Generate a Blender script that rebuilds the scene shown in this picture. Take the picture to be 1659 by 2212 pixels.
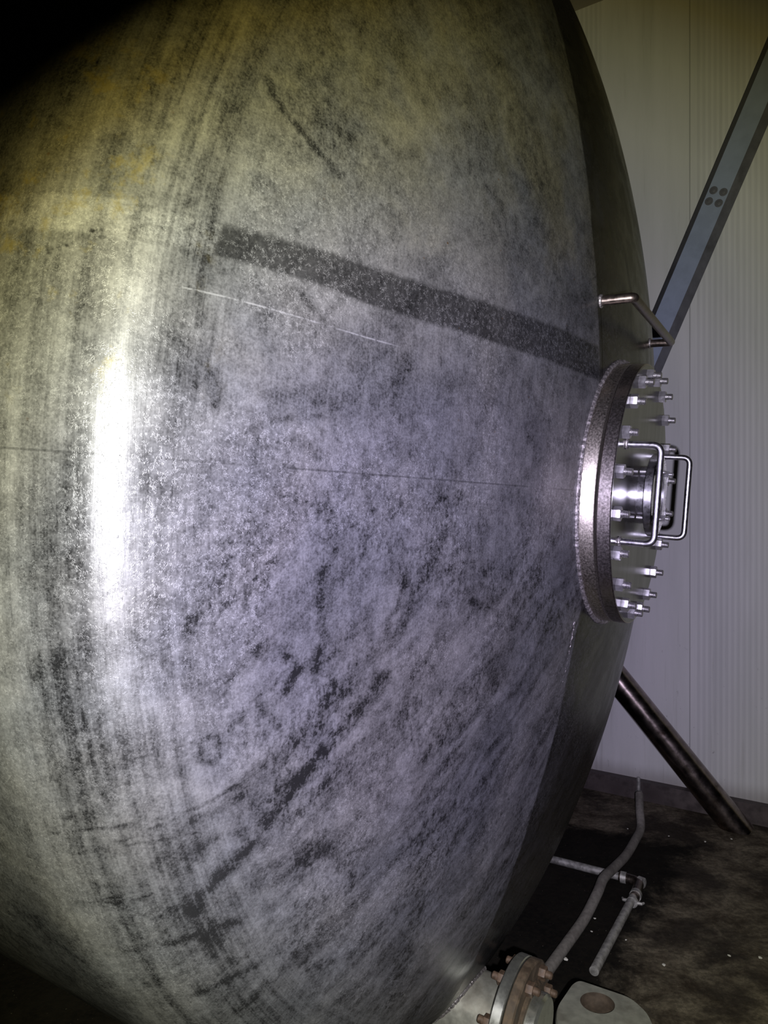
import bpy, bmesh, math, random
import numpy as np
from mathutils import Vector, Matrix
random.seed(7)
C = bpy.context.scene.collection
sc = bpy.context.scene
for o in list(bpy.data.objects):
    bpy.data.objects.remove(o)
CAM_H = 1.5
# ------------------------------------------------------------------ camera
cd = bpy.data.cameras.new('camera')
cd.sensor_fit = 'VERTICAL'; cd.sensor_height = 24.0; cd.lens = 1650 / 2212 * 24.0
cd.clip_start = 0.02; cd.clip_end = 60
cam = bpy.data.objects.new('camera', cd); C.objects.link(cam)
cam.location = (0, 0, CAM_H); cam.rotation_euler = (math.radians(90), 0, 0)
sc.camera = cam
# ------------------------------------------------------------------ world and lights
w = bpy.data.worlds.new('dark_hall'); sc.world = w; w.use_nodes = True
w.node_tree.nodes['Background'].inputs[0].default_value = (0.6, 0.7, 1.0, 1)
w.node_tree.nodes['Background'].inputs[1].default_value = 0.004

def spot(name, col, power, size, blend, aim, rad=0.006, loc=(0.051, 0.0, CAM_H - 0.040)):
    ld = bpy.data.lights.new(name, 'SPOT'); ld.color = col; ld.energy = power
    ld.spot_size = math.radians(size); ld.spot_blend = blend; ld.shadow_soft_size = rad
    o = bpy.data.objects.new(name, ld); C.objects.link(o); o.location = loc
    d = Vector(aim) - Vector(loc)
    o.rotation_euler = d.to_track_quat('-Z', 'Y').to_euler()
    return o
def aim(px, py):
    return ((px - 829.5) / 1650 * 3, 3, CAM_H - (py - 1106) / 1650 * 3)
# one LED torch by the camera: its beam is cool violet in the middle and turns yellow towards its rim
fl_o = spot('led_flash', (1, 1, 1), 215, 100, 0.12, aim(930, 1270))
ld = fl_o.data; ld.use_nodes = True; lt = ld.node_tree
em = lt.nodes['Emission']; tcn = lt.nodes.new('ShaderNodeTexCoord'); nz = lt.nodes.new('ShaderNodeVectorMath'); nz.operation = 'NORMALIZE'
sx = lt.nodes.new('ShaderNodeSeparateXYZ'); ab = lt.nodes.new('ShaderNodeMath'); ab.operation = 'ABSOLUTE'
ac = lt.nodes.new('ShaderNodeMath'); ac.operation = 'ARCCOSINE'
dv = lt.nodes.new('ShaderNodeMath'); dv.operation = 'DIVIDE'; dv.inputs[1].default_value = math.radians(50)
rp = lt.nodes.new('ShaderNodeValToRGB')
lt.links.new(tcn.outputs['Normal'], nz.inputs[0]); lt.links.new(nz.outputs[0], sx.inputs[0]); lt.links.new(sx.outputs[2], ab.inputs[0])
lt.links.new(ab.outputs[0], ac.inputs[0]); lt.links.new(ac.outputs[0], dv.inputs[0]); lt.links.new(dv.outputs[0], rp.inputs[0]); lt.links.new(rp.outputs[0], em.inputs['Color'])
beam_ramp = [(0, (.76, .695, 1)), (14, (.78, .715, 1)), (21, (.80, .76, .95)), (26, (.82, .80, .86)), (30, (.79, .79, .72)), (34, (.80, .79, .58)), (38, (.60, .57, .31)), (41, (.33, .27, .08)), (44.5, (0, 0, 0))]
while len(rp.color_ramp.elements) < len(beam_ramp): rp.color_ramp.elements.new(.5)
for e_, (deg, c_) in zip(rp.color_ramp.elements, beam_ramp): e_.position = deg / 50; e_.color = (*c_, 1)
vs = sc.view_settings
vs.view_transform = 'Standard'; vs.look = 'None'; vs.gamma = 1; vs.use_curve_mapping = False
vs.exposure = 0.0

# ------------------------------------------------------------------ helpers
def tag(o, label=None, cat=None, group=None, kind=None):
    if label: o['label'] = label
    if cat: o['category'] = cat
    if group: o['group'] = group
    if kind: o['kind'] = kind
    return o
def empty(name, loc=(0, 0, 0)):
    o = bpy.data.objects.new(name, None); C.objects.link(o); o.location = loc; o.empty_display_size = .05
    return o
def obj(name, bm, m, parent=None, smooth=40):
    me = bpy.data.meshes.new(name)
    bmesh.ops.recalc_face_normals(bm, faces=bm.faces[:])
    bm.to_mesh(me); bm.free()
    me.materials.append(m)
    if smooth:
        for p in me.polygons: p.use_smooth = True
        me.set_sharp_from_angle(angle=math.radians(smooth))
    o = bpy.data.objects.new(name, me); C.objects.link(o)
    if parent: o.parent = parent
    return o
def frame_of(d, up=Vector((0, 0, 1))):
    d = Vector(d).normalized()
    if abs(d.dot(up)) > .98: up = Vector((1, 0, 0))
    s = d.cross(up).normalized(); return s, s.cross(d).normalized()
def tube(bm, pts, r, n=16, closed=False, caps=True):
    pts = [Vector(p) for p in pts]; N = len(pts); rings = []; pu = None
    for i, p in enumerate(pts):
        if closed: d = pts[(i + 1) % N] - pts[i - 1]
        else: d = pts[min(i + 1, N - 1)] - pts[max(i - 1, 0)]
        d.normalize()
        if pu is None: s, u = frame_of(d)
        else:
            u = (pu - d * pu.dot(d)).normalized(); s = d.cross(u)
        pu = u
        rr = r[i] if isinstance(r, (list, tuple)) else r
        rings.append([bm.verts.new(p + (s * math.cos(2 * math.pi * k / n) + u * math.sin(2 * math.pi * k / n)) * rr) for k in range(n)])
    for i in range(N if closed else N - 1):
        A, B = rings[i], rings[(i + 1) % N]
        for k in range(n):
            bm.faces.new((A[k], A[(k + 1) % n], B[(k + 1) % n], B[k]))
    if caps and not closed:
        bm.faces.new(rings[0][::-1]); bm.faces.new(rings[-1])
    return bm
def fillet(pts, rad, n=8):
    pts = [Vector(p) for p in pts]; out = [pts[0]]
    for i in range(1, len(pts) - 1):
        a, b, c = pts[i - 1], pts[i], pts[i + 1]
        d1 = (a - b).normalized(); d2 = (c - b).normalized()
        ang = d1.angle(d2); L = min(rad / math.tan(ang / 2), (a - b).length * .48, (c - b).length * .48)
        p1 = b + d1 * L; p2 = b + d2 * L
        for k in range(n + 1):
            s = k / n; out.append(p1 * (1 - s) ** 2 + b * 2 * s * (1 - s) + p2 * s * s)
    out.append(pts[-1]); return out
def spline(pts, n=8):
    pts = [Vector(p) for p in pts]; out = []
    for i in range(len(pts) - 1):
        p0 = pts[max(i - 1, 0)]; p1 = pts[i]; p2 = pts[i + 1]; p3 = pts[min(i + 2, len(pts) - 1)]
        for k in range(n):
            s = k / n
            out.append(.5 * ((2 * p1) + (p2 - p0) * s + (2 * p0 - 5 * p1 + 4 * p2 - p3) * s * s + (3 * p1 - p0 - 3 * p2 + p3) * s ** 3))
    out.append(pts[-1]); return out
def lathe(bm, prof, centre=(0, 0, 0), axis=(0, 1, 0), n=96):
    """closed profile loop of (radius, along) turned about an axis; radius 0 welds on the axis"""
    ax = Vector(axis).normalized(); s, u = frame_of(ax); c = Vector(centre); cols = []
    for k in range(n):
        a = 2 * math.pi * k / n; e = s * math.cos(a) + u * math.sin(a); cols.append(e)
    rows = []
    for r, h in prof:
        if r < 1e-6: rows.append([bm.verts.new(c + ax * h)])
        else: rows.append([bm.verts.new(c + ax * h + e * r) for e in cols])
    for i in range(len(rows) - 1):
        A, B = rows[i], rows[i + 1]
        for k in range(n):
            k2 = (k + 1) % n
            if len(A) == 1 and len(B) == 1: continue
            if len(A) == 1: bm.faces.new((A[0], B[k], B[k2]))
            elif len(B) == 1: bm.faces.new((A[k], A[k2], B[0]))
            else: bm.faces.new((A[k], A[k2], B[k2], B[k]))
    return bm
def disc_prof(r, h0, h1, b=.0015, hole=0.0):
    """rim profile of a plate between h0 and h1 with broken edges"""
    p = [(hole, h0), (r - b, h0), (r, h0 + b), (r, h1 - b), (r - b, h1), (hole, h1)]
    if hole > 0: p.append((hole, h0))
    return p
def prism(bm, poly, z0, z1):
    A = [bm.verts.new((x, y, z0)) for x, y in poly]; B = [bm.verts.new((x, y, z1)) for x, y in poly]
    n = len(poly)
    for i in range(n): bm.faces.new((A[i], A[(i + 1) % n], B[(i + 1) % n], B[i]))
    bm.faces.new(A[::-1]); bm.faces.new(B)
    return bm
def box(bm, c, s, ex=(1, 0, 0), ey=(0, 1, 0), ez=(0, 0, 1)):
    c = Vector(c); E = [Vector(ex).normalized(), Vector(ey).normalized(), Vector(ez).normalized()]
    v = [bm.verts.new(c + E[0] * s[0] / 2 * i + E[1] * s[1] / 2 * j + E[2] * s[2] / 2 * k) for i in (-1, 1) for j in (-1, 1) for k in (-1, 1)]
    for f in ((0, 1, 3, 2), (4, 6, 7, 5), (0, 4, 5, 1), (2, 3, 7, 6), (0, 2, 6, 4), (1, 5, 7, 3)):
        bm.faces.new([v[i] for i in f])
    return bm

# ------------------------------------------------------------------ node helpers
class NT:
    def __init__(s, name):
        s.m = bpy.data.materials.new(name); s.m.use_nodes = True; s.t = s.m.node_tree
        s.b = s.t.nodes['Principled BSDF']; s.tc = s.t.nodes.new('ShaderNodeTexCoord')
        s.P = s.tc.outputs['Object']
    def lk(s, v, inp):
        if isinstance(v, bpy.types.NodeSocket): s.t.links.new(v, inp)
        elif isinstance(v, (tuple, list)):
            v = tuple(v)
            if inp.type == 'RGBA' and len(v) == 3: v = v + (1,)
            inp.default_value = v
        else: inp.default_value = v
    def n(s, ty, ins=(), out=0, **kw):
        nd = s.t.nodes.new(ty)
        for k, v in kw.items(): setattr(nd, k, v)
        for k, v in dict(ins).items(): s.lk(v, nd.inputs[k])
        return nd.outputs[out]
    def math(s, op, a, b=0.0, clamp=False):
        return s.n('ShaderNodeMath', {0: a, 1: b}, operation=op, use_clamp=clamp)
    def add(s, a, b): return s.math('ADD', a, b)
    def sub(s, a, b): return s.math('SUBTRACT', a, b)
    def mul(s, a, b): return s.math('MULTIPLY', a, b)
    def sep(s, v): 
        nd = s.t.nodes.new('ShaderNodeSeparateXYZ'); s.lk(v, nd.inputs[0]); return nd.outputs
    def vec(s, x, y, z): return s.n('ShaderNodeCombineXYZ', {0: x, 1: y, 2: z})
    def noise(s, vec, scale, detail=3, rough=.5, dist=0.0, out='Fac'):
        return s.n('ShaderNodeTexNoise', {'Vector': vec, 'Scale': scale, 'Detail': detail, 'Roughness': rough, 'Distortion': dist}, out=out)
    def ss(s, v, a, b, lo=0.0, hi=1.0):
        return s.n('ShaderNodeMapRange', {'Value': v, 'From Min': a, 'From Max': b, 'To Min': lo, 'To Max': hi}, interpolation_type='SMOOTHSTEP')
    def mix(s, f, a, b, mode='MIX'):
        nd = s.t.nodes.new('ShaderNodeMix'); nd.data_type = 'RGBA'; nd.blend_type = mode
        s.lk(f, nd.inputs[0]); s.lk(a, nd.inputs[6]); s.lk(b, nd.inputs[7]); return nd.outputs[2]
    def mixf(s, f, a, b):
        nd = s.t.nodes.new('ShaderNodeMix'); s.lk(f, nd.inputs[0]); s.lk(a, nd.inputs[2]); s.lk(b, nd.inputs[3]); return nd.outputs[0]
    def attr(s, name): return s.n('ShaderNodeAttribute', out=2, attribute_name=name)
    def bump(s, h, strength=.3, dist=.002):
        return s.n('ShaderNodeBump', {'Height': h, 'Strength': strength, 'Distance': dist})
    def set(s, **kw):
        for k, v in kw.items():
            s.lk(v, s.b.inputs[{'color': 'Base Color', 'rough': 'Roughness', 'metal': 'Metallic', 'normal': 'Normal', 'aniso': 'Anisotropic', 'arot': 'Anisotropic Rotation', 'tangent': 'Tangent', 'spec': 'Specular IOR Level', 'coat': 'Coat Weight', 'coatr': 'Coat Roughness'}[k]])
        return s.m

def steel(name, col, rough, metal=1.0, var=.25, scale=60, aniso=0, stretch=(1, 1, 1), grime=0.0, grimecol=(.03, .02, .012), bump=.08):
    k = NT(name)
    v = k.n('ShaderNodeVectorMath', {0: k.P, 1: stretch}, operation='MULTIPLY')
    a = k.noise(v, scale, 5, .6); g = k.noise(k.P, 9, 6, .65)
    c = k.mix(k.ss(a, .3, .7), tuple(x * (1 - var) for x in col), tuple(min(1, x * (1 + var)) for x in col))
    if grime: c = k.mix(k.mul(k.ss(g, .5, .68), grime), c, grimecol)
    k.set(color=c, rough=k.ss(a, .2, .8, rough * .8, rough * 1.25), metal=metal, normal=k.bump(a, bump, .001))
    if aniso: k.set(aniso=aniso)
    return k.m

# ------------------------------------------------------------------ tank material
def tank_material():
    k = NT('weathered_stainless_tank')
    x, y, z = k.sep(k.P)[:3]
    rho = k.math('SQRT', k.add(k.mul(x, x), k.mul(z, z)))
    th = k.math('ARCTAN2', z, x)
    near = k.vec(x, k.mul(y, 1.0), z)
    # masks in the tank's own coordinates: x towards the near side, y outwards, z up
    wob = k.mul(k.sub(k.noise(near, 6, 3), .5), .012)
    zb = k.add(z, wob)
    knuckle = k.ss(rho, 1.08, 1.14)
    polished = k.sub(1.0, k.ss(k.add(x, k.mul(k.sub(k.noise(k.vec(k.mul(x, 6), 0, k.mul(z, 1.2)), 6, 4), .5), .03)), .264, .276))
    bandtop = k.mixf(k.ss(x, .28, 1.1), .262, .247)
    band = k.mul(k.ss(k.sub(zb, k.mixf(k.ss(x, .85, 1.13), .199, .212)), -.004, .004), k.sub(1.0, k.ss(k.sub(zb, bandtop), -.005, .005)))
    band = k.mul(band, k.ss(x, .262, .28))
    # noises
    cloud = k.noise(near, 2.6, 6, .6, .3)
    mid = k.noise(near, 11, 6, .62, .6)
    fine = k.noise(near, 60, 5, .6)
    micro = k.noise(near, 420, 2, .5)
    dg = k.vec(k.add(k.mul(x, .62), k.mul(z, .78)), k.mul(y, .5), k.mul(k.sub(k.mul(x, .78), k.mul(z, .62)), 1))
    dgx, dgy, dgz = k.sep(dg)[:3]
    diag = k.noise(k.vec(k.mul(dgx, 22), k.mul(dgz, 5.5), 0), 1.0, 6, .62, 1.0)       # long smears
    ringn = k.noise(k.vec(k.mul(rho, 110), k.mul(th, 1.2), 0), 1.0, 6, .7)             # brushing round the axis
    ringw = k.noise(k.vec(k.mul(rho, 30), k.mul(th, .7), 3), 1.0, 5, .6)
    brush = k.noise(k.vec(k.mul(x, 300), k.mul(y, 300), k.mul(z, 7)), 1.0, 3, .6)     # fine vertical grain
    worm_n = k.noise(near, 360, 1.2, .45, .9)
    worm = k.sub(1.0, k.ss(k.math('ABSOLUTE', k.sub(worm_n, .5)), .020, .060))
    gate = k.noise(near, 150, 2, .5)
    worm = k.mul(worm, k.ss(gate, .47, .56))
    wreg = k.noise(near, 5, 4, .6)
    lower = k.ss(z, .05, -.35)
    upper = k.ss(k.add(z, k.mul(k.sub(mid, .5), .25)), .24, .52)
    # worms are dense in the ground strip and the upper near corner
    wmask = k.math('MAXIMUM', k.mul(band, .9), k.mul(k.ss(k.add(wreg, k.mul(k.ss(x, 1.0, 1.2), .07)), .44, .58), k.ss(z, .5, .2)))
    worm = k.mul(worm, wmask)
    dark = k.attr('smear_dark'); light = k.attr('smear_light')
    # tone
    T = k.ss(mid, .28, .72, -.26, .20)
    T = k.add(T, k.ss(cloud, .3, .7, -.16, .14))
    T = k.add(T, k.mul(k.ss(diag, .32, .66, -.42, .20), k.mul(k.mixf(lower, .35, 1.0), k.mixf(knuckle, 1.0, .35))))
    T = k.add(T, k.mul(k.ss(ringw, .35, .65, -.30, .25), k.mixf(knuckle, .08, 1.0)))
    T = k.add(T, k.mul(k.ss(ringn, .35, .65, -.30, .28), k.mixf(knuckle, .22, 1.0)))
    T = k.add(T, k.ss(brush, .3, .7, -.07, .07))
    T = k.add(T, k.ss(fine, .3, .7, -.20, .18))
    T = k.add(T, k.ss(micro, .3, .7, -.16, .16))
    leather = k.noise(k.vec(k.mul(x, 1.25), y, k.mul(z, .8)), 120, 3, .6, .5)
    lreg = k.ss(k.noise(near, 7, 4, .6), .40, .58)
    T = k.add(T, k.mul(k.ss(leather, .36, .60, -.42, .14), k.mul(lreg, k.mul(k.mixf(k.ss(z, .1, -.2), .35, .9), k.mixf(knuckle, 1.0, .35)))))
    grain = k.noise(near, 260, 2, .6)
    T = k.add(T, k.ss(grain, .35, .65, -.14, .14))
    brk = k.ss(k.noise(near, 38, 5, .7), .36, .56)
    T = k.sub(T, k.mul(k.mul(dark, k.add(.25, k.mul(brk, .75))), .80))
    T = k.add(T, k.mul(light, .25))
    f = k.math('MAXIMUM', k.add(1.0, T), .12)
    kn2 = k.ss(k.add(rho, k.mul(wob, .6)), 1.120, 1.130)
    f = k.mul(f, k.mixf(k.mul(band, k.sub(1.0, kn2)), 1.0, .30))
    f = k.mul(f, k.mixf(k.mul(band, kn2), 1.0, 1.55))  # bright reflection on the strip's knuckle end, put into the colour
    f = k.mul(f, k.mixf(polished, 1.0, .38))
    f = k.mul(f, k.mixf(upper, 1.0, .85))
    f = k.add(f, k.mul(worm, k.mixf(knuckle, .95, .5)))
    base = k.mix(k.ss(cloud, .35, .65), (.074, .076, .080), (.080, .079, .076))
    base = k.mix(k.mul(upper, k.ss(k.noise(near, 4, 5, .6), .35, .6)), base, (.086, .080, .056))  # brown dirt, with the yellow of the beam's rim put into the colour
    fv = k.vec(f, f, f)
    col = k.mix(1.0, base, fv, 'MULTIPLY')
    # rust freckles
    rs = k.n('ShaderNodeTexVoronoi', {'Vector': near, 'Scale': 34, 'Randomness': 1}, out='Distance')
    rk = k.mul(k.sub(1.0, k.ss(rs, .035, .085)), k.ss(k.noise(near, 9, 2), .50, .62))
    rk = k.mul(rk, k.ss(z, -.1, .25))
    col = k.mix(k.mul(rk, .8), col, (.05, .025, .006))
    yb = k.mul(k.ss(k.noise(near, 14, 5, .7), .55, .68), k.mul(k.ss(x, 1.08, 1.2), k.ss(z, 0, .12)))
    col = k.mix(k.mul(yb, .55), col, (.15, .12, .03))
    # seams
    seam = k.mul(k.sub(1.0, k.ss(k.math('ABSOLUTE', k.add(z, .011)), .0006, .0018)), k.ss(x, .28, .30))
    seam = k.mul(seam, k.ss(mid, .4, .5))
    vs_ = k.mul(k.sub(1.0, k.ss(k.math('ABSOLUTE', k.sub(x, .254)), .0012, .003)), k.mul(k.ss(z, .05, .06), k.sub(1.0, k.ss(z, .34, .36))))
    col = k.mix(k.math('MAXIMUM', k.mul(seam, .42), vs_), col, (.006, .006, .006))
    scr = k.mul(k.sub(1.0, k.ss(k.math('ABSOLUTE', k.sub(z, k.mixf(k.ss(x, .85, 1.15), .157, .170))), .0005, .0014)), k.mul(k.ss(x, .84, .9), k.sub(1.0, k.ss(x, 1.13, 1.14))))
    col = k.mix(k.mul(k.mul(scr, k.ss(fine, .4, .55)), .45), col, (.25, .25, .25))
    clean = k.mul(k.mul(k.sub(1.0, k.ss(k.math('ABSOLUTE', k.sub(rho, 1.190)), .010, .020)), k.ss(z, .02, .06)), k.sub(1.0, k.ss(k.add(z, k.mul(rho, 0)), .135, .152)))
    rough = k.add(k.mixf(polished, .40, .27), k.ss(mid, .3, .7, -.04, .05))
    rough = k.sub(rough, k.mul(k.mul(band, k.sub(1.0, polished)), .06))
    rough = k.sub(rough, k.mul(clean, .08))
    rough = k.sub(rough, k.mul(k.ss(ringn, .4, .7), k.mul(knuckle, .08)))
    metal = k.mixf(polished, .16, .5)
    metal = k.add(metal, k.mul(k.mul(knuckle, .08), k.sub(1.0, worm)))
    h = k.add(k.mul(fine, .25), k.add(k.mul(worm, .5), k.mul(brush, .25)))
    h = k.add(h, k.mul(ringn, .35))
    tan = k.n('ShaderNodeTangent', direction_type='RADIAL', axis='Y')
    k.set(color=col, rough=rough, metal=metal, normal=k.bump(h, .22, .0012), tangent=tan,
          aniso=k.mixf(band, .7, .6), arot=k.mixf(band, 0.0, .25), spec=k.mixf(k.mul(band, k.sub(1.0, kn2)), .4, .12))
    return k.m

M = {}
M['tank'] = tank_material()
M['lid_face'] = steel('polished_cover_steel', (.040, .040, .034), .22, .30, .12, 30, stretch=(1, 1, .1), grime=.25, bump=.02)
M['rim'] = steel('turned_rim_steel', (.40, .365, .345), .32, 1.0, .10, 260, grime=.4, grimecol=(.20, .14, .10))
M['ring'] = steel('weathered_ring_steel', (.38, .35, .30), .40, 1.0, .14, 300, grime=.4, grimecol=(.18, .14, .11))
M['bead'] = steel('weld_bead', (.30, .28, .27), .42, .8, .5, 220, grime=.4, bump=.6)
M['nut'] = steel('bright_nut_steel', (.48, .47, .48), .36, .9, .1, 80, bump=.03)
M['stud'] = steel('stud_steel', (.35, .34, .34), .35, .9, .3, 200)
M['bar'] = steel('satin_bar_steel', (.52, .51, .54), .30, 1.0, .08, 120, bump=.04)
M['lug'] = steel('dark_lug_steel', (.17, .14, .12), .36, .95, .35, 70, grime=.5, bump=.3)
M['leg'] = steel('stained_leg_tube', (.24, .20, .185), .24, 1.0, .25, 25, grime=.8, grimecol=(.05, .032, .022), bump=.12)
M['nozzle'] = steel('dull_nozzle_steel', (.30, .30, .25), .48, .6, .15, 40, grime=.35, grimecol=(.12, .09, .05))
M['nozzle_rim'] = steel('clean_nozzle_flange', (.52, .53, .46), .30, .9, .12, 60)
M['rust'] = steel('rusted_flange', (.085, .060, .035), .75, .1, .40, 45, grime=.6, grimecol=(.065, .056, .040), bump=.5)
M['rustbolt'] = steel('rusty_bolt', (.085, .055, .034), .6, .2, .35, 90, bump=.4)
M['cast'] = steel('grey_cast_metal', (.23, .23, .195), .62, .2, .16, 30, grime=.45, grimecol=(.10, .085, .065), bump=.3)
M['bore'] = steel('brown_bore', (.075, .055, .04), .7, .2, .3, 40)
M['galv'] = steel('galvanised_pipe', (.42, .41, .39), .5, .5, .35, 50, grime=.6, grimecol=(.14, .13, .12), bump=.3)
M['hose'] = steel('dusty_grey_hose', (.20, .185, .165), .8, 0.0, .2, 70, grime=.6, grimecol=(.09, .075, .07), bump=.3)
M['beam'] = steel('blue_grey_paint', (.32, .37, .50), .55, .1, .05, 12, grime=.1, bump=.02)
M['beam_edge'] = steel('beam_flange_shaded', (.13, .13, .15), .6, .1, .15, 12, grime=.3)  # beam paint darkened: shade of the oblique flanges put into the colour
M['chip'] = steel('pale_chip', (.7, .68, .62), .8, 0.0, .15, 90)
M['glass'] = steel('dark_sight_glass', (.02, .02, .022), .08, 0.0, .1, 30, bump=0.0)
M['gasket'] = steel('black_gasket', (.02, .02, .02), .7, 0.0, .2, 60)

def wall_material():
    k = NT('white_ribbed_panel')
    x, y, z = k.sep(k.P)[:3]       # x along the wall, z up
    rib = k.math('SINE', k.mul(x, 2 * math.pi / .0265))
    ribr = k.ss(rib, -.2, .5)
    pan = k.math('FRACT', k.add(k.math('DIVIDE', x, 1.0), .5257))
    ribz = k.mul(k.ss(pan, .055, .065), k.sub(1.0, k.ss(pan, .55, .60)))
    n = k.noise(k.vec(k.mul(x, 4), y, k.mul(z, .5)), 1.5, 6, .65)
    dn = k.noise(k.vec(k.mul(x, 26), y, k.mul(z, 14)), 1.0, 6, .72, 1.2)
    low = k.ss(z, 1.3, .1)
    col = k.mix(k.ss(n, .3, .7), (.66, .66, .65), (.76, .75, .75))
    col = k.mix(k.mul(k.sub(1.0, ribr), k.mul(ribz, .22)), col, (.40, .40, .42))
    mk = k.mul(k.sub(1.0, k.ss(dn, .30, .37)), low)
    col = k.mix(k.mul(mk, .6), col, (.13, .12, .11))
    st = k.noise(k.vec(k.mul(x, 30), y, k.mul(z, 1.3)), 1.0, 5, .7)
    col = k.mix(k.mul(k.ss(st, .55, .72), .28), col, (.40, .39, .36))
    foot = k.ss(k.add(z, k.mul(n, .06)), .22, .12)
    col = k.mix(k.mul(foot, .55), col, (.22, .19, .17))
    j = k.sub(1.0, k.ss(k.math('ABSOLUTE', k.sub(pan, .035)), .0015, .004))
    col = k.mix(k.mul(j, .5), col, (.15, .15, .15))
    h = k.add(k.mul(k.mul(rib, ribz), .5), k.mul(j, -1.0))
    k.set(color=col, rough=.5, normal=k.bump(h, .35, .0015), spec=.4)
    return k.m
def floor_material():
    k = NT('grimy_concrete')
    x, y, z = k.sep(k.P)[:3]
    a = k.noise(k.P, 5.5, 10, .72, .3); b = k.noise(k.P, 26, 6, .7); c = k.noise(k.P, 1.1, 4, .55)
    col = k.mix(k.ss(a, .34, .66), (.05, .037, .026), (.23, .195, .145))
    col = k.mix(k.ss(b, .5, .72, 0, .45), col, (.20, .17, .13))
    col = k.mix(k.ss(k.noise(k.P, 2.0, 6, .6), .5, .6, 0, .85), col, (.035, .028, .024))
    # floor colour goes black in a patch reaching out from under the vessel
    dx = k.sub(x, 1.389); dy = k.sub(y, 3.418)
    d1 = k.sub(k.mul(dx, .83), k.mul(dy, .558)); d2 = k.add(k.mul(dx, .403), k.mul(dy, .915))
    d = k.add(k.math('MAXIMUM', d1, d2), k.add(k.mul(k.sub(a, .5), .4), k.mul(k.sub(c, .5), .2)))
    black_patch = k.sub(1.0, k.ss(d, -.06, .08))
    col = k.mix(k.mul(black_patch, .95), col, (.004, .004, .004))
    gr = k.noise(k.P, 90, 3, .6)
    col = k.mix(k.ss(gr, .68, .74, 0, .5), col, (.3, .26, .2))
    sp = k.noise(k.P, 45, 6, .75)
    col = k.mix(k.ss(sp, .42, .58, .45, 0), col, (.02, .016, .012))
    k.set(color=col, rough=k.mixf(black_patch, .8, .9), normal=k.bump(k.add(a, k.mul(b, .4)), .5, .01), spec=.12)
    return k.m
M['wall'] = wall_material(); M['floor'] = floor_material()
M['ceiling'] = steel('dim_ceiling_panel', (.30, .27, .24), .7, 0.0, .1, 6)
M['skirt'] = steel('grimy_kerb', (.085, .068, .066), .55, .15, .35, 18, grime=.6, grimecol=(.03, .02, .02), bump=.3)
M['dark_wall'] = steel('dark_panel_wall', (.10, .10, .10), .7, 0.0, .15, 4)

# ------------------------------------------------------------------ room: the long wall runs at 125 degrees
WD = Vector((.8186, -.5744, 0)); WN = Vector((-.5744, -.8186, 0))   # along the wall, out of the wall towards the room
W0 = Vector((1.138, 4.177, 0))
CEIL = CAM_H + 2.775
def wallmesh(name, m, s0, s1, z0, z1, thick, off=0.0, label='', kind='structure', res=1):
    bm = bmesh.new()
    box(bm, ((s0 + s1) / 2, thick / 2 - off, (z0 + z1) / 2), (s1 - s0, thick, z1 - z0))
    o = obj(name, bm, m, None, 0)
    o.location = W0; o.rotation_euler = (0, 0, math.atan2(WD.y, WD.x))
    return tag(o, label, 'wall', kind=kind)
wallmesh('wall_back', M['wall'], -7, 3.6, 0, CEIL, .1, label='white ribbed panel wall behind the steel tank')
kerb = wallmesh('baseboard_back', M['skirt'], -7, 3.6, 0, .095, .05, off=.05, label='dark grimy kerb along the foot of the white wall')
kerb['category'] = 'kerb'
bm = bmesh.new(); box(bm, (0, 0, -.05), (14, 14, .1))
o = obj('floor', bm, M['floor'], None, 0); tag(o, 'dirty dark concrete floor under and beside the tank', 'floor', kind='structure')
bm = bmesh.new(); box(bm, (0, 0, CEIL + .05), (14, 14, .1))
o = obj('ceiling', bm, M['ceiling'], None, 0); tag(o, 'dim ceiling above the white panel wall', 'ceiling', kind='structure')

# ------------------------------------------------------------------ the tank
TC = Vector((0.28494, 1.82574, CAM_H + .07073))
A = Vector((0.86929, -0.48838864, -0.07629714)).normalized()
T = Vector((-0.48980636, -0.87183125, 0)); T = (T - A * T.dot(A)).normalized()
U = T.cross(A).normalized()
TB, TR, TP, TQ = .30388516, 1.21574519, 1.40568, 1.69103
tank = empty('storage_tank')
tank.matrix_world = Matrix(((T.x, A.x, U.x, TC.x), (T.y, A.y, U.y, TC.y), (T.z, A.z, U.z, TC.z), (0, 0, 0, 1)))
tag(tank, 'large horizontal stainless steel tank with stained dished end and bolted round manhole', 'tank')
# the superellipse crown runs out to RK; from there a round knuckle turns into the shell
RKN = .19
def _knuckle():
    best = None
    for i in range(2000):
        rho = TR * (.90 + .0999 * i / 2000)
        u_ = (rho / TR) ** TQ; y_ = TB * (1 - u_) ** (1 / TP)
        dy = -TB / TP * (1 - u_) ** (1 / TP - 1) * TQ * u_ / rho
        if math.atan(-dy) >= math.radians(45.5): return rho, y_, math.atan(-dy)
RK, YK, PK = _knuckle()
RS = RK + RKN * (1 - math.sin(PK)); YS = YK - RKN * math.cos(PK)     # shell radius and where it starts
def prof(rho):
    if rho > RK:
        s_ = min(1.0, (rho - RK) / RKN + math.sin(PK)); return YK - RKN * (math.cos(PK) - math.sqrt(1 - s_ * s_))
    r = rho / TR; return TB * (1 - r ** TQ) ** (1 / TP)
def prof_old(rho):
    r = min(rho / TR, 1.0); return TB * max(0.0, 1 - r ** TQ) ** (1 / TP)
MC = (.0846, -.0093)          # centre of the manhole in tank x, z
LIDF = .3370                  # its outer face
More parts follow.
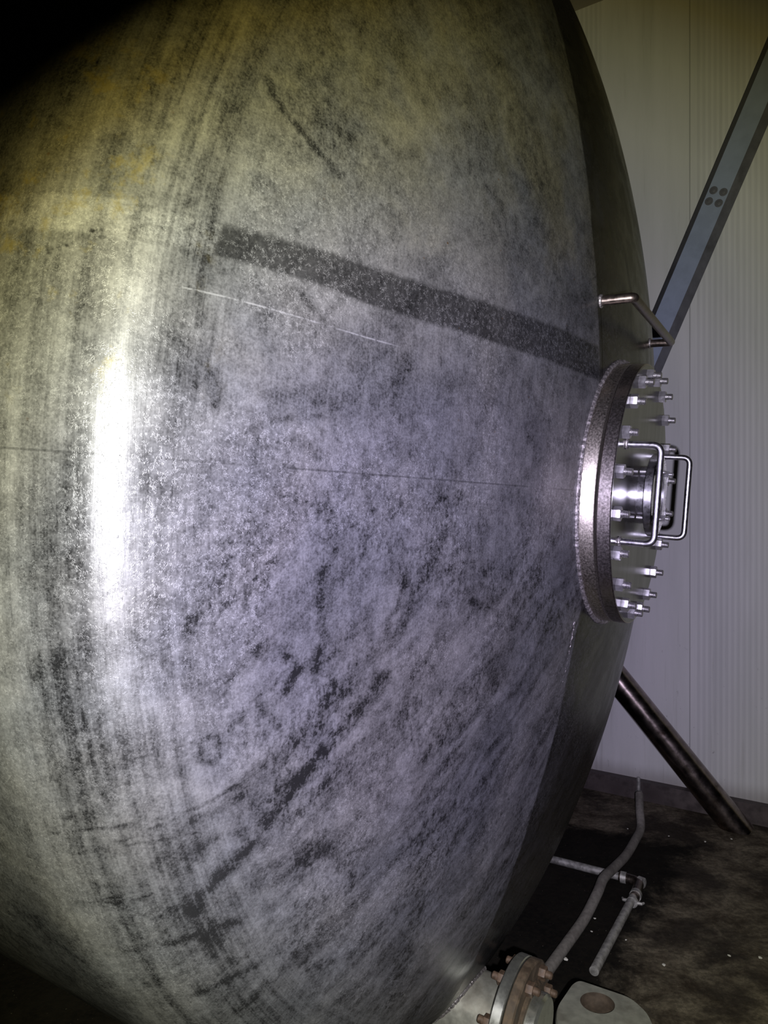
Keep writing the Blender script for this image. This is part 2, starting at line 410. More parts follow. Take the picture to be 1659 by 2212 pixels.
# dark and light smears: (width, strength, points on the head)
DARK = [
(0.0097,0.80,[(1.035,0.434,0.070),(1.030,0.409,0.077),(1.005,0.388,0.091),(0.977,0.366,0.106),(0.949,0.350,0.119)]),
(0.0094,0.50,[(0.745,0.450,0.167),(0.737,0.430,0.172),(0.712,0.426,0.179),(0.703,0.452,0.177),(0.728,0.464,0.169),(0.745,0.450,0.167)]),
(0.0099,0.35,[(0.666,0.431,0.189),(0.625,0.417,0.200),(0.616,0.377,0.208)]),
(0.0221,0.90,[(1.037,-0.524,0.047),(1.012,-0.497,0.067),(0.987,-0.455,0.087),(0.948,-0.409,0.111),(0.916,-0.367,0.128),(0.873,-0.325,0.148),(0.835,-0.280,0.164)]),
(0.0113,0.70,[(0.950,-0.258,0.129),(0.943,-0.218,0.135),(0.959,-0.153,0.134),(0.956,-0.125,0.136)]),
(0.0127,0.60,[(1.108,-0.184,0.070),(1.110,-0.225,0.065),(1.104,-0.263,0.063)]),
(0.0181,0.60,[(0.825,-0.242,0.170),(0.808,-0.193,0.179),(0.772,-0.136,0.192),(0.750,-0.084,0.199)]),
(0.0269,0.35,[(0.902,0.050,0.157),(0.865,0.083,0.168),(0.851,0.133,0.170)]),
(0.0064,0.70,[(1.078,-0.348,0.064),(1.079,-0.325,0.067),(1.065,-0.322,0.075),(1.054,-0.341,0.077),(1.059,-0.357,0.072),(1.078,-0.348,0.064)]),
(0.0123,0.90,[(0.992,-0.236,0.116),(0.977,-0.252,0.120),(0.985,-0.277,0.114)]),
(0.0137,0.50,[(0.822,-0.440,0.147),(0.786,-0.477,0.152),(0.732,-0.500,0.162),(0.692,-0.497,0.173)]),
(0.0206,0.60,[(0.929,-0.740,0.030),(0.876,-0.673,0.079),(0.844,-0.635,0.101),(0.788,-0.584,0.131)]),
(0.0137,0.60,[(1.069,-0.470,0.044),(1.038,-0.454,0.064),(0.987,-0.455,0.087)]),
(0.0120,0.60,[(1.078,-0.427,0.049),(1.045,-0.417,0.068),(1.021,-0.405,0.082)]),
(0.0041,0.80,[(1.173,-0.433,-0.059),(1.154,-0.422,-0.015),(1.130,-0.419,0.016),(1.067,-0.409,0.059),(1.024,-0.386,0.083)]),
(0.0042,0.70,[(1.166,-0.476,-0.106),(1.152,-0.454,-0.030),(1.121,-0.443,0.015),(1.065,-0.441,0.053)]),
(0.0038,0.70,[(1.133,-0.550,-0.137),(1.132,-0.530,-0.057),(1.113,-0.515,-0.011)]),
(0.0113,0.70,[(1.083,-0.600,-0.030),(1.061,-0.597,0.001),(1.040,-0.588,0.025),(0.980,-0.581,0.061)]),
(0.0096,0.50,[(0.996,-0.692,0.007),(0.973,-0.677,0.032),(0.931,-0.665,0.058)]),
(0.0224,0.50,[(1.058,-0.553,0.025),(1.037,-0.547,0.041),(0.997,-0.619,0.040)]),
(0.0191,0.50,[(0.888,-0.516,0.113),(0.844,-0.536,0.123),(0.814,-0.582,0.123)]),
(0.0088,0.60,[(1.012,0.195,0.111),(0.975,0.168,0.127),(0.948,0.202,0.135)]),
(0.0128,0.60,[(1.115,0.106,0.071),(1.119,0.071,0.071)]),
(0.0110,0.50,[(1.108,0.087,0.076),(1.102,0.053,0.079)]),
(0.0107,0.60,[(1.034,0.437,0.070),(1.023,0.447,0.073)]),
(0.0108,0.45,[(0.876,0.420,0.134),(0.861,0.407,0.140),(0.819,0.417,0.152)]),
(0.0145,0.40,[(0.874,0.325,0.147),(0.850,0.326,0.155),(0.868,0.297,0.152)]),
(0.0114,0.30,[(0.946,0.428,0.108),(0.928,0.400,0.119),(0.944,0.377,0.117)]),
(0.0143,0.45,[(0.766,-0.039,0.196),(0.754,-0.058,0.199),(0.726,-0.038,0.206)]),
(0.0197,0.40,[(0.555,0.078,0.243),(0.521,0.044,0.250),(0.546,0.005,0.246)]),
(0.0129,0.40,[(1.052,0.013,0.103),(1.007,0.023,0.121),(0.968,0.004,0.135)]),
(0.0113,0.40,[(0.990,-0.047,0.127),(0.949,-0.062,0.141),(0.960,-0.091,0.136)]),
(0.0159,0.40,[(1.068,-0.165,0.090),(1.039,-0.140,0.104),(1.007,-0.113,0.118)]),
(0.0134,0.50,[(1.032,-0.277,0.095),(0.991,-0.317,0.107),(1.011,-0.337,0.097)]),
(0.0139,0.40,[(0.919,-0.280,0.138),(0.938,-0.326,0.126),(0.961,-0.346,0.115)]),
(0.0232,0.35,[(0.775,-0.383,0.169),(0.804,-0.411,0.157),(0.777,-0.445,0.160)]),
(0.0168,0.50,[(0.950,-0.459,0.101),(0.904,-0.420,0.124),(0.870,-0.376,0.142)]),
(0.0112,0.60,[(0.845,-0.228,0.166),(0.828,-0.179,0.174),(0.817,-0.141,0.179)]),
(0.0133,0.50,[(0.943,-0.538,0.088),(0.909,-0.516,0.105),(0.887,-0.489,0.118)]),
(0.0142,0.50,[(1.131,-0.297,0.043),(1.118,-0.341,0.043),(1.092,-0.401,0.047),(1.055,-0.492,0.047),(1.005,-0.589,0.046),(0.965,-0.651,0.046)]),
(0.0059,0.50,[(1.186,-0.283,-0.001),(1.172,-0.336,-0.000),(1.146,-0.404,0.004)]),
(0.0072,0.50,[(1.167,-0.262,0.024),(1.150,-0.326,0.024),(1.126,-0.401,0.024),(1.088,-0.484,0.028)]),
(0.0019,1.20,[(1.228,0.188,-0.038),(1.223,0.194,-0.030),(1.217,0.197,-0.021),(1.209,0.208,-0.011),(1.201,0.215,-0.002)]),
(0.0089,0.50,[(1.120,0.134,0.067),(1.113,0.205,0.065)]),
(0.0097,0.45,[(1.183,0.188,0.022),(1.150,0.373,0.012),(1.116,0.441,0.020)]),
(0.0110,0.40,[(1.152,0.258,0.036),(1.113,0.360,0.043),(1.074,0.442,0.048)]),
(0.0101,0.35,[(1.131,0.259,0.048),(1.091,0.357,0.056),(1.042,0.461,0.061)]),
(0.0029,0.70,[(1.111,-0.594,-0.230),(1.126,-0.566,-0.155)]),
(0.0054,0.60,[(1.119,-0.526,-0.026),(1.101,-0.523,-0.000),(1.089,-0.514,0.016)]),
(0.0047,0.60,[(1.135,-0.441,0.001),(1.109,-0.426,0.030),(1.080,-0.415,0.051)]),
(0.0036,0.60,[(1.143,-0.338,0.027),(1.095,-0.328,0.059),(1.062,-0.322,0.076)]),
(0.0074,0.45,[(1.068,0.027,0.095),(1.031,0.044,0.111),(0.978,0.053,0.131)]),
(0.0080,0.50,[(0.771,-0.042,0.195),(0.717,-0.024,0.209)]),
(0.0091,0.40,[(0.975,0.239,0.122),(0.936,0.227,0.137)]),
(0.0058,0.50,[(0.899,0.003,0.158),(0.903,-0.032,0.157),(0.884,-0.067,0.162)]),
(0.0116,0.35,[(1.029,-0.222,0.102),(1.058,-0.246,0.087),(1.063,-0.284,0.081)]),
(0.0118,0.50,[(0.667,-0.190,0.215),(0.585,-0.218,0.230)]),
(0.0144,0.40,[(1.016,0.395,0.086),(0.967,0.408,0.103),(0.928,0.400,0.119)]),
(0.0110,0.45,[(0.722,0.214,0.200),(0.665,0.266,0.209)]),
(0.0146,0.40,[(0.907,-0.660,0.070),(0.823,-0.719,0.084),(0.764,-0.722,0.103)]),
(0.0101,0.50,[(0.693,-0.610,0.150),(0.658,-0.560,0.169),(0.612,-0.528,0.185)]),
(0.0135,0.40,[(0.944,-0.114,0.141),(0.960,-0.148,0.134),(0.948,-0.189,0.136)]),
]
LIGHT = [
(.020,.8,[(1.167,.126,0),(1.157,.04,0),(1.152,-.02,0)]),
(.006,.9,[(1.123,.20,0),(1.127,.15,0),(1.123,.12,0)]),
(.005,.9,[(1.112,.20,0),(1.114,.15,0)]),
(.020,.6,[(0.992,.19,0),(0.967,.17,0),(0.947,.19,0)]),
(.05,.35,[(0.792,-.46,0),(0.732,-.53,0),(0.692,-.50,0)]),
(.03,.4,[(1.032,-.56,0),(0.982,-.50,0)]),
(.03,.4,[(0.922,-.62,0),(0.862,-.56,0)]),
(.006,.9,[(0.290,-.267,0),(0.288,-.33,0),(0.289,-.345,0)]),
(.04,.3,[(0.942,-.30,0),(0.892,-.22,0),(0.872,-.12,0)]),
]
def build_head():
    NP = 330
    rr = list(np.linspace(.12, RK, NP - 100)); yy = [prof(q_) for q_ in rr]
    for q_ in range(1, 101):
        a_ = PK + (math.pi / 2 - PK) * q_ / 100
        rr.append(RK + RKN * (math.sin(a_) - math.sin(PK))); yy.append(YK - RKN * (math.cos(PK) - math.cos(a_)))
    rr = np.array(rr); yy = np.array(yy)
    # finish the knuckle onto the shell
    th = np.concatenate([np.linspace(-72, 72, 960, endpoint=False), np.linspace(72, 288, 150, endpoint=False)]) * math.pi / 180
    n = len(th); m = len(rr)
    X = rr[:, None] * np.cos(th)[None]; Z = rr[:, None] * np.sin(th)[None]; Y = np.repeat(yy[:, None], n, 1)
    co = np.stack([X, Y, Z], -1).reshape(-1, 3)
    i = np.arange(m - 1)[:, None] * n; j = np.arange(n)[None]; j2 = (j + 1) % n
    F = np.stack([i + j, i + j2, i + n + j2, i + n + j], -1).reshape(-1, 4)
    me = bpy.data.meshes.new('dished_head')
    me.vertices.add(len(co)); me.vertices.foreach_set('co', co.ravel())
    me.loops.add(F.size); me.loops.foreach_set('vertex_index', F.ravel().astype(np.int32))
    me.polygons.add(len(F)); me.polygons.foreach_set('loop_start', (np.arange(len(F)) * 4).astype(np.int32))
    me.update(calc_edges=True); me.validate()
    me.polygons.foreach_set('use_smooth', np.ones(len(F), bool))
    for nm, ST in (('smear_dark', DARK), ('smear_light', LIGHT)):
        val = np.zeros(len(co))
        for wdt, s, pts in ST:
            P = np.array([(p_[0], p_[2] or prof(math.hypot(p_[0], p_[1])), p_[1]) for p_ in pts]); best = np.full(len(co), 9.)
            box_ = (np.abs(co - P.mean(0)).max(1) < np.abs(P - P.mean(0)).max() + .06)
            Q = co[box_]; b = np.full(len(Q), 9.)
            for a_, b_ in zip(P[:-1], P[1:]):
                d = b_ - a_; tt = np.clip(((Q - a_) @ d) / max(d @ d, 1e-9), 0, 1)
                b = np.minimum(b, np.linalg.norm(Q - (a_ + tt[:, None] * d), axis=1))
            v = np.clip(1.35 - b / (wdt * .62), 0, 1) * min(s, 1.0)
            val[box_] = np.maximum(val[box_], v)
        at = me.attributes.new(nm, 'FLOAT', 'POINT'); at.data.foreach_set('value', val)
    me.materials.append(M['tank'])
    # normals outwards
    bm = bmesh.new(); bm.from_mesh(me); bmesh.ops.recalc_face_normals(bm, faces=bm.faces[:])
    f = max(bm.faces, key=lambda q: q.calc_center_median().y)
    if f.normal.y < 0: bmesh.ops.reverse_faces(bm, faces=bm.faces[:])
    bm.to_mesh(me); bm.free()
    o = bpy.data.objects.new('dished_head', me); C.objects.link(o); o.parent = tank
    return o
head = build_head()
bm = bmesh.new()
pr = [(RS, YS + .0005)] + [(RS, YS - .1 * k) for k in range(1, 25)]
for q in range(1, 13):
    a = q / 12 * math.pi / 2
    pr.append((RS * max(0, math.cos(a)) ** .9 if q < 12 else 0.0, YS - 2.4 - .36 * math.sin(a)))
lathe(bm, pr, n=240)
obj('shell', bm, M['tank'], tank, 50)

# weld bead round the manhole ring, following the head
RL = .268
bm = bmesh.new(); pts = []; rad = []
N = 360
for q in range(N):
    a = 2 * math.pi * q / N; x = MC[0] + (RL + .004) * math.cos(a); z = MC[1] + (RL + .004) * math.sin(a)
    pts.append((x, prof(math.hypot(x, z)) + .001, z)); rad.append(.0046 + .0006 * math.sin(q * 1.9) + random.uniform(-.0004, .0004))
tube(bm, pts, rad, 10, closed=True)
obj('weld_bead', bm, M['bead'], tank, 0)
# upstand ring of the manhole, cut to the head's curve
bm = bmesh.new(); N = 180; rows = [[], [], [], []]
for q in range(N):
    a = 2 * math.pi * q / N; c, s = math.cos(a), math.sin(a)
    x = MC[0] + RL * c; z = MC[1] + RL * s; y0 = prof(math.hypot(x, z)) - .01
    for r_, y_, row in ((RL, y0, 0), (RL, LIDF - .0320, 1), (RL - .0012, LIDF - .0305, 2), (RL - .06, LIDF - .0305, 3)):
        rows[row].append(bm.verts.new((MC[0] + r_ * c, y_, MC[1] + r_ * s)))
for i in range(3):
    for q in range(N):
        bm.faces.new((rows[i][q], rows[i][(q + 1) % N], rows[i + 1][(q + 1) % N], rows[i + 1][q]))
obj('manhole_ring', bm, M['ring'], tank)
# gasket and bolted cover
MCV = Vector((MC[0], 0, MC[1]))
bm = bmesh.new(); lathe(bm, disc_prof(RL - .018, LIDF - .031, LIDF - .0252, .0005), MCV, n=128)
cover = None
bm2 = bmesh.new(); lathe(bm2, disc_prof(RL, LIDF - .0255, LIDF - .0005, .0015), MCV, n=180)
cover = obj('manhole_cover', bm2, M['rim'], tank, 30)
obj('gasket', bm, M['gasket'], tank)
bm = bmesh.new(); lathe(bm, [(0, LIDF - .002), (RL - .003, LIDF - .002), (RL - .0035, LIDF), (0, LIDF)], MCV, n=180)
o = obj('cover_face', bm, M['lid_face'], cover, 30); o['label'] = 'dark polished outer face of the cover'

def hex_bm(bm, c, af, h, rot=0.0, ch=.12):
    """hexagonal nut along +y with chamfered corners"""
    R = af / math.sqrt(3); c = Vector(c); rows = []
    for y_, k_ in ((0, .97), (h * ch, 1), (h * (1 - ch), 1), (h, .93)):
        rows.append([bm.verts.new(c + Vector((R * k_ * math.cos(rot + i * math.pi / 3), y_, R * k_ * math.sin(rot + i * math.pi / 3)))) for i in range(6)])
    for i in range(3):
        for k in range(6): bm.faces.new((rows[i][k], rows[i][(k + 1) % 6], rows[i + 1][(k + 1) % 6], rows[i + 1][k]))
    bm.faces.new(rows[0]); bm.faces.new(rows[-1])
def stud_bm(bm, c, r, h, n=12):
    pr = [(0, 0)]; y_ = 0.0; pitch = .002
    while y_ < h - .002:
        pr += [(r, y_), (r, y_ + pitch * .45), (r * .86, y_ + pitch * .7)]; y_ += pitch
    pr += [(r, h - .001), (r * .8, h), (0, h)]
    lathe(bm, pr, c, n=n)
proto = {}
def place(name, key, maker, mat, parent, loc, smooth=35):
    if key not in proto:
        bm = bmesh.new(); maker(bm); o = obj(name, bm, mat, parent, smooth); proto[key] = o
    else:
        o = proto[key].copy(); C.objects.link(o); o.parent = parent
    o.name = name
    o.location = loc; return o
BC = .244
for q in range(20):
    a = math.radians(9 + 18 * q + 0.0)
    L = (MC[0] + BC * math.cos(a), LIDF, MC[1] + BC * math.sin(a))
    n_ = place('nut', 'nut', lambda b: hex_bm(b, (0, 0, 0), .0235, .0135), M['nut'], cover, L)
    n_.rotation_euler = (0, random.uniform(0, 1.0), 0)
    place('stud', 'stud', lambda b: stud_bm(b, (0, .010, 0), .0068, .0175), M['stud'], cover, L)
# two U handles
for x in (.270, -.101):
    bm = bmesh.new()
    pp = fillet([(x, LIDF - .001, MC[1] + .091), (x, LIDF + .063, MC[1] + .091), (x, LIDF + .063, MC[1] - .091), (x, LIDF - .001, MC[1] - .091)], .017, 8)
    tube(bm, pp, .0062, 16)
    h_ = obj('cover_handle', bm, M['bar'], cover)
    for z in (MC[1] + .091, MC[1] - .091):
        bm = bmesh.new(); c_ = [(x + .0078 * math.cos(t_ * math.pi / 12), LIDF + .002, z + .0078 * math.sin(t_ * math.pi / 12)) for t_ in range(24)]
        tube(bm, c_, [.0028 + random.uniform(-.0008, .0008) for _ in c_], 6, closed=True)
        obj('handle_weld', bm, M['bead'], cover, 0)
# sight port in the middle
bm = bmesh.new()
lathe(bm, [(.060, 0), (.060, .018), (.083, .018), (.0845, .0195), (.0845, .0335), (.083, .035), (.055, .035), (.055, .031), (.051, .031), (.051, .035), (.0475, .035), (.0475, .028), (.041, .028), (.041, .034), (.038, .034), (.038, .006), (0, .006)],
      Vector((MC[0], LIDF, MC[1])), n=128)
port = obj('sight_port', bm, M['bar'], cover, 25)
bm = bmesh.new(); lathe(bm, disc_prof(.0378, .012, .018, .0005), Vector((MC[0], LIDF, MC[1])), n=64)
o = obj('sight_glass', bm, M['glass'], cover)
for q in range(4):
    a = math.radians(45 + 90 * q); L = (MC[0] + .066 * math.cos(a), LIDF + .035, MC[1] + .066 * math.sin(a))
    n_ = place('small_nut', 'snut', lambda b: hex_bm(b, (0, 0, 0), .013, .008), M['nut'], cover, L)
    place('small_bolt', 'sbolt', lambda b: stud_bm(b, (0, -.033, 0), .0035, .050), M['nut'], cover, L)

# lifting bar above the manhole, welded to the head at both ends
bm = bmesh.new()
z1, z2 = .354, .370
y1 = prof(math.hypot(.254, z1)); y2 = prof(math.hypot(-.253, z2))
pp = fillet([(.254, y1 - .004, z1), (.248, y1 + .060, z1 + .005), (-.249, y2 + .052, z2 + .001), (-.253, y2 - .004, z2)], .008, 5)
tube(bm, pp, .0095, 16)
lug = obj('lifting_bar', bm, M['lug'], tank)
bm = bmesh.new()
for c_, y_ in (((.254, z1), y1), ((-.253, z2), y2)):
    bm = bmesh.new(); pts = [(c_[0] + .010 * math.cos(k * math.pi / 10), y_ + .001, c_[1] + .010 * math.sin(k * math.pi / 10)) for k in range(20)]
    tube(bm, pts, .0035, 8, closed=True)
    obj('bar_weld', bm, M['bead'], lug, 0)
# vertical seam: raised weld below the manhole, cut off in fragments
bm = bmesh.new()
for za, zb in ((-.26, -.40),):
    pts = []; rad = []
    for k in range(60):
        z = za + (zb - za) * k / 59; x = .290 + .002 * math.sin(k * .9)
        pts.append((x, prof(math.hypot(x, z)) - .001, z)); rad.append(max(.0008, .0026 * (1 - k / 70) + random.uniform(-.001, .001)))
    tube(bm, pts, rad, 8)
obj('seam_weld', bm, M['bead'], tank, 0)

# drain nozzle low on the head, axis parallel to the tank
NC = (.119, -1.199); nrho = math.hypot(*NC); nv = Vector((NC[0], 0, NC[1]))
bm = bmesh.new(); lathe(bm, [(.078, -.06), (.084, -.06), (.084, .15), (.078, .15), (.078, -.06)], nv, n=96)
noz = obj('drain_nozzle', bm, M['nozzle'], tank)
def along(o): return o
# weld around the nozzle foot
bm = bmesh.new(); pts = []; rad = []
for q in range(160):
    a = 2 * math.pi * q / 160; x = NC[0] + .085 * math.cos(a); z = NC[1] + .085 * math.sin(a); rho = math.hypot(x, z)
    pts.append((x, prof(rho), z)); rad.append(.006 + random.uniform(-.0012, .0012))
tube(bm, pts, rad, 8, closed=True); obj('nozzle_weld', bm, M['bead'], noz, 0)
bm = bmesh.new(); lathe(bm, disc_prof(.145, .144, .168, .002, hole=.08), nv, n=128)
obj('clean_flange', bm, M['nozzle_rim'], noz, 30)
bm = bmesh.new(); lathe(bm, [(.08, .171), (.143, .171), (.145, .173), (.145, .190), (.141, .193), (.104, .193), (.098, .200), (.08, .200), (.08, .171)], nv, n=128)
rf = obj('rusty_flange', bm, M['rust'], noz, 30)
for q in range(8):
    a = math.radians(22.5 + 45 * q + 8)
    L = (NC[0] + .12 * math.cos(a), .193, NC[1] + .12 * math.sin(a))
    place('flange_nut', 'fn', lambda b: hex_bm(b, (0, 0, 0), .027, .015), M['rustbolt'], noz, L)
    place('flange_nut', 'fn2', lambda b: hex_bm(b, (0, -.049 - .015, 0), .027, .015), M['rustbolt'], noz, L)
    place('flange_bolt', 'fbolt', lambda b: lathe(b, [(0, -.079), (.007, -.079), (.0085, -.077), (.0085, .026), (.006, .029), (0, .029)], n=16), M['rustbolt'], noz, L)
bm = bmesh.new(); lathe(bm, [(0, .194), (.086, .194), (.086, .220), (.080, .226), (0, .226)], nv, n=64)
obj('hub', bm, M['nozzle_rim'], noz, 30)
# support legs: splayed tubes from the shell to the floor, in world coordinates turned into the tank's
TI = tank.matrix_world.inverted()
def leg(top, foot, r=.058):
    bm = bmesh.new(); top = Vector(top); foot = Vector(foot); d = (foot - top).normalized()
    pts = [top, top.lerp(foot, .5), foot - d * .02, foot]
    tube(bm, [TI @ p for p in pts], r, 48)
    o = obj('support_leg', bm, M['leg'], tank, 40)
    return o
leg((.23, 2.54, .75), (.23, 2.54, .0))
leg((-1.35, 4.05, CAM_H - .50), (-.95, 4.75, .01))
leg((-1.9, 2.0, CAM_H - .55), (-2.45, 1.35, .01))

# slanting tube beside the wall, running up behind the tank
root = empty('diagonal_tube', (1.675, 3.62, 0))
tag(root, 'stained brown steel tube slanting from the floor by the wall up behind the tank', 'tube')
tdir = Vector((-.5, .23, .66)).normalized()
bm = bmesh.new(); tube(bm, [-tdir * .03, tdir * .6, tdir * 2.0, tdir * ((CEIL - .01) / tdir.z)], .066, 48)
obj('tube', bm, M['leg'], root, 40)
# ------------------------------------------------------------------ diagonal beam by the wall
def beam():
    # passes through two points near the wall
    off = .18
    def on(px, py):
        r = Vector(((px - 829.5) / 1650, 1, -(py - 1106) / 1650)); n = WN
        k = (W0 + n * off - Vector((0, 0, 0))).dot(n) / r.dot(n)
        return r * k + Vector((0, 0, CAM_H))
    return on
on = beam()
P1 = Vector((1.0567, 3.9, 2.1)); 
P1 = on(1547, 425); P2 = on(1430, 700)
bd = (P1 - P2).normalized(); bn = WN.copy(); bs = bd.cross(bn).normalized()
if bs.x < 0: bs = -bs
root = empty('diagonal_beam', P1)
tag(root, 'blue grey steel beam leaning diagonally in front of the white wall behind the tank', 'beam')
La = (CEIL - P1.z) / bd.z; Lb = -(P1.z - .0) / bd.z
def strip(name, prof_, m):
    bm = bmesh.new(); A0 = []; B0 = []
    for s_, n_ in prof_:
        q = bs * s_ + bn * n_
        A0.append(bm.verts.new(q + bd * (Lb))); B0.append(bm.verts.new(q + bd * (La)))
    n = len(prof_)
    for i in range(n): bm.faces.new((A0[i], A0[(i + 1) % n], B0[(i + 1) % n], B0[i]))
    bm.faces.new(A0[::-1]); bm.faces.new(B0)
    return obj(name, bm, m, root, 30)
strip('web', [(-.049, .0), (.049, .0), (.049, -.010), (-.049, -.010)], M['beam'])
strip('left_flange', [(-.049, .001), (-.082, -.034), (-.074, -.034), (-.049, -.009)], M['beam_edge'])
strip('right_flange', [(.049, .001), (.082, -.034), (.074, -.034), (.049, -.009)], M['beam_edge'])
for i in (-1, 1):
    for j in (-1, 1):
        bm = bmesh.new(); c_ = bs * (.024 * i) + bd * (.026 * j)
        lathe(bm, [(0, -.004), (.019, -.004), (.019, .001), (.016, .002), (.011, .0015), (.011, .004), (.009, .005), (0, .005)], c_, bn, n=24)
        o = obj('rivet', bm, M['beam_edge'], root); o['label'] = 'dark round rivet head'

# ------------------------------------------------------------------ floor things
def fl(px, py, h=0.0):
    k = (CAM_H - h) / ((py - 1106) / 1650); return Vector(((px - 829.5) / 1650 * k, k, h))
hr = .019
pts = [fl(1381, 1716, .13), fl(1382, 1750, .09), fl(1384, 1788, .03), fl(1372, 1815, .022), fl(1352, 1848, .024), fl(1325, 1876, .045), fl(1304, 1897, .070), fl(1290, 1930, .060), fl(1262, 1985, .03), fl(1225, 2038, .022), fl(1182, 2098, .020), fl(1120, 2190, .020), fl(1060, 2290, .02)]
bm = bmesh.new(); tube(bm, spline(pts, 8), hr, 18)
tag(obj('hose', bm, M['hose'], None), 'dusty grey hose snaking over the floor and across the thin pipe', 'hose')
root = empty('floor_pipe', fl(1370, 1915))
tag(root, 'thin galvanised pipe with an elbow lying on the floor under the hose', 'pipe')
def sub(p): return Vector(p) - root.location
pz = .020
E1 = fl(1372, 1905, pz)
bm = bmesh.new(); tube(bm, [sub(fl(1120, 1838, pz)), sub(fl(1345, 1895, pz))], .0155, 18); obj('pipe_run', bm, M['galv'], root)
bm = bmesh.new(); tube(bm, [sub(fl(1372, 1930, pz)), sub(fl(1283, 2098, pz))], .0155, 18); obj('pipe_run', bm, M['galv'], root)
bm = bmesh.new(); tube(bm, fillet([sub(fl(1338, 1893, pz)), sub(fl(1382, 1905, pz)), sub(fl(1370, 1940, pz))], .04, 8), .0195, 18); obj('elbow', bm, M['lug'], root)
for q in ((1350, 1896, 1345, 1895), (1377, 1925, 1373, 1934), (1388, 1908, 1383, 1906)):
    a_, b_ = sub(fl(q[0], q[1], pz)), sub(fl(q[2], q[3], pz)); d = (a_ - b_).normalized()
    bm = bmesh.new(); tube(bm, [b_ - d * .008, b_ + d * .014], .0225, 18); obj('collar', bm, M['galv'], root)
c_ = sub(fl(1366, 1948, pz)); d = (sub(fl(1372, 1930, pz)) - sub(fl(1283, 2098, pz))).normalized(); s_ = d.cross(Vector((0, 0, 1))).normalized()
bm = bmesh.new(); tube(bm, [c_ - d * .006, c_ + d * .006], .021, 18)
obj('clamp', bm, M['galv'], root)
for sg in (-1, 1):
    bm = bmesh.new(); tube(bm, [c_ + s_ * .018 * sg, c_ + s_ * .034 * sg, c_ + s_ * .040 * sg + d * .012], [.007, .006, .004], 10)
    obj('clamp_wing', bm, M['galv'], root)
# conduit clip on the kerb
c_ = fl(1381, 1715, .12)
bm = bmesh.new(); tube(bm, [(0, 0, -.05), (0, 0, -.02), (0, 0, -.018), (0, 0, .05)], [.018, .018, .010, .009], 8)
o = obj('kerb_clip', bm, M['galv'], None, 0)
cp = W0 + WD * .27 + WN * .062; o.location = (cp.x, cp.y, .07); o.rotation_euler = (0, 0, math.atan2(WD.y, WD.x))
tag(o, 'small metal clip fixed to the kerb where the hose ends', 'clip')

# cast block with a round bore
def outline(): return [(.500, 1.962), (.612, 1.890), (.634, 1.832), (.628, 1.70), (.565, 1.665), (.475, 1.675), (.430, 1.72), (.402, 1.795), (.418, 1.855), (.478, 1.945)]
def rounded(poly, r, n=5):
    out = []; N = len(poly)
    for i in range(N):
        a_ = Vector(poly[i - 1] + (0,)); b_ = Vector(poly[i] + (0,)); c_ = Vector(poly[(i + 1) % N] + (0,))
        d1 = (a_ - b_); d2 = (c_ - b_); L = min(r, d1.length * .45, d2.length * .45); p1 = b_ + d1.normalized() * L; p2 = b_ + d2.normalized() * L
        for k in range(n + 1):
            s = k / n; q = p1 * (1 - s) ** 2 + b_ * 2 * s * (1 - s) + p2 * s * s; out.append((q.x, q.y))
    return out
cc = Vector((.522, 1.868, 0))
root = empty('cast_housing', (cc.x, cc.y, 0))
tag(root, 'pale grey cast metal block with large round bore beside the rusty flange', 'machine part')
poly = [(x - cc.x, y - cc.y) for x, y in rounded(outline(), .022)]
top = .300; HR = .041; NH = 48
bm = bmesh.new()
poly_c = sum(x for x, y in poly) / len(poly), sum(y for x, y in poly) / len(poly)
def ring_(f, z): return [bm.verts.new((poly_c[0] + (x - poly_c[0]) * f, poly_c[1] + (y - poly_c[1]) * f, z)) for x, y in poly]
r0 = ring_(.95, top - .16); r1 = ring_(1, top - .15); r2 = ring_(1, top - .006); r3 = ring_(.97, top)
for a_, b_ in ((r0, r1), (r1, r2), (r2, r3)):
    for i in range(len(poly)): bm.faces.new((a_[i], a_[(i + 1) % len(poly)], b_[(i + 1) % len(poly)], b_[i]))
bm.faces.new(r0)
h0 = [bm.verts.new((HR * math.cos(2 * math.pi * k / NH), HR * math.sin(2 * math.pi * k / NH), top)) for k in range(NH)]
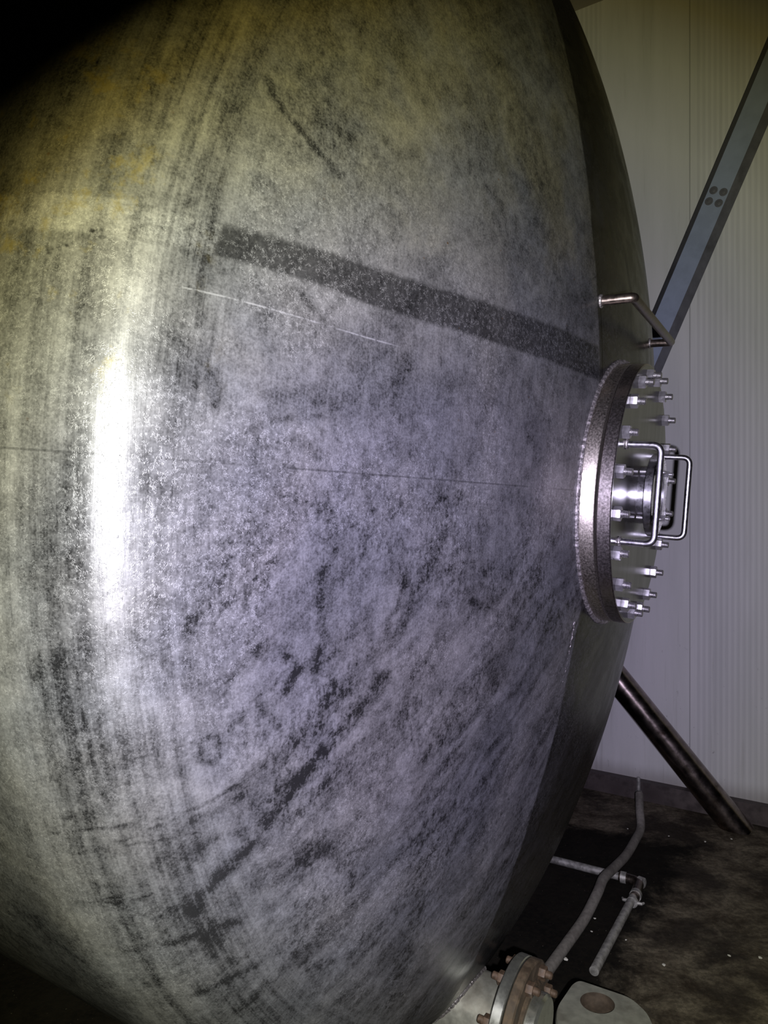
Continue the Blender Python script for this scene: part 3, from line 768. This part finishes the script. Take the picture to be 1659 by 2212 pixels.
edges = []
for L_ in (r3, h0):
    for i in range(len(L_)):
        e = bm.edges.get((L_[i], L_[(i + 1) % len(L_)])) or bm.edges.new((L_[i], L_[(i + 1) % len(L_)])); edges.append(e)
bmesh.ops.triangle_fill(bm, use_beauty=True, edges=edges)
for f in [f for f in bm.faces if all(v in h0 for v in f.verts)]: bm.faces.remove(f)
obj('body', bm, M['cast'], root, 35)
bm = bmesh.new(); lathe(bm, [(HR, 0), (HR, -.03), (HR * .8, -.034), (0, -.034)], (0, 0, top), (0, 0, 1), n=NH)
obj('bore', bm, M['bore'], root)
bm = bmesh.new(); prism(bm, [(x * .6 + poly_c[0] * .4, y * .6 + poly_c[1] * .4) for x, y in poly], 0, top - .155)
obj('pedestal', bm, M['lug'], root, 35)
bm = bmesh.new(); 
sdir = Vector((-.9, -.43, 0)).normalized()
lathe(bm, [(0, 0), (.012, 0), (.012, .009), (.006, .010), (.006, .014), (0, .014)], Vector((.410 - cc.x, 1.772 - cc.y, top - .035)), sdir, n=6)
obj('side_bolt', bm, M['nut'], root, 20)

# chips of debris on the concrete
chips = [(1222, 2071, .010), (1285, 1984, .006), (1278, 2012, .005), (1434, 2084, .007), (1352, 2030, .004), (1478, 1716, .006), (1642, 2068, .008), (1575, 2064, .007), (1356, 1790, .005), (1445, 1806, .005), (1523, 1818, .007), (1580, 1812, .006), (1648, 1776, .010)]
dirt = None
for i, (px, py, s) in enumerate(chips):
    p = fl(px, py, s * .4)
    bm = bmesh.new(); bmesh.ops.create_icosphere(bm, subdivisions=1, radius=s)
    for v in bm.verts: v.co = Vector((v.co.x * random.uniform(.7, 1.3), v.co.y * random.uniform(.5, 1), v.co.z * .4))
    o = obj('debris_chip', bm, M['chip'], None, 0); o.location = p; o.rotation_euler = (0, 0, random.uniform(0, 3))
    lb = 'tiny pale chip of debris lying on the dark concrete floor'
    if i == 0: lb = 'largest pale chip of debris, on the floor above the cast block'
    tag(o, lb, 'debris', 'debris chips on the floor' if i else None)
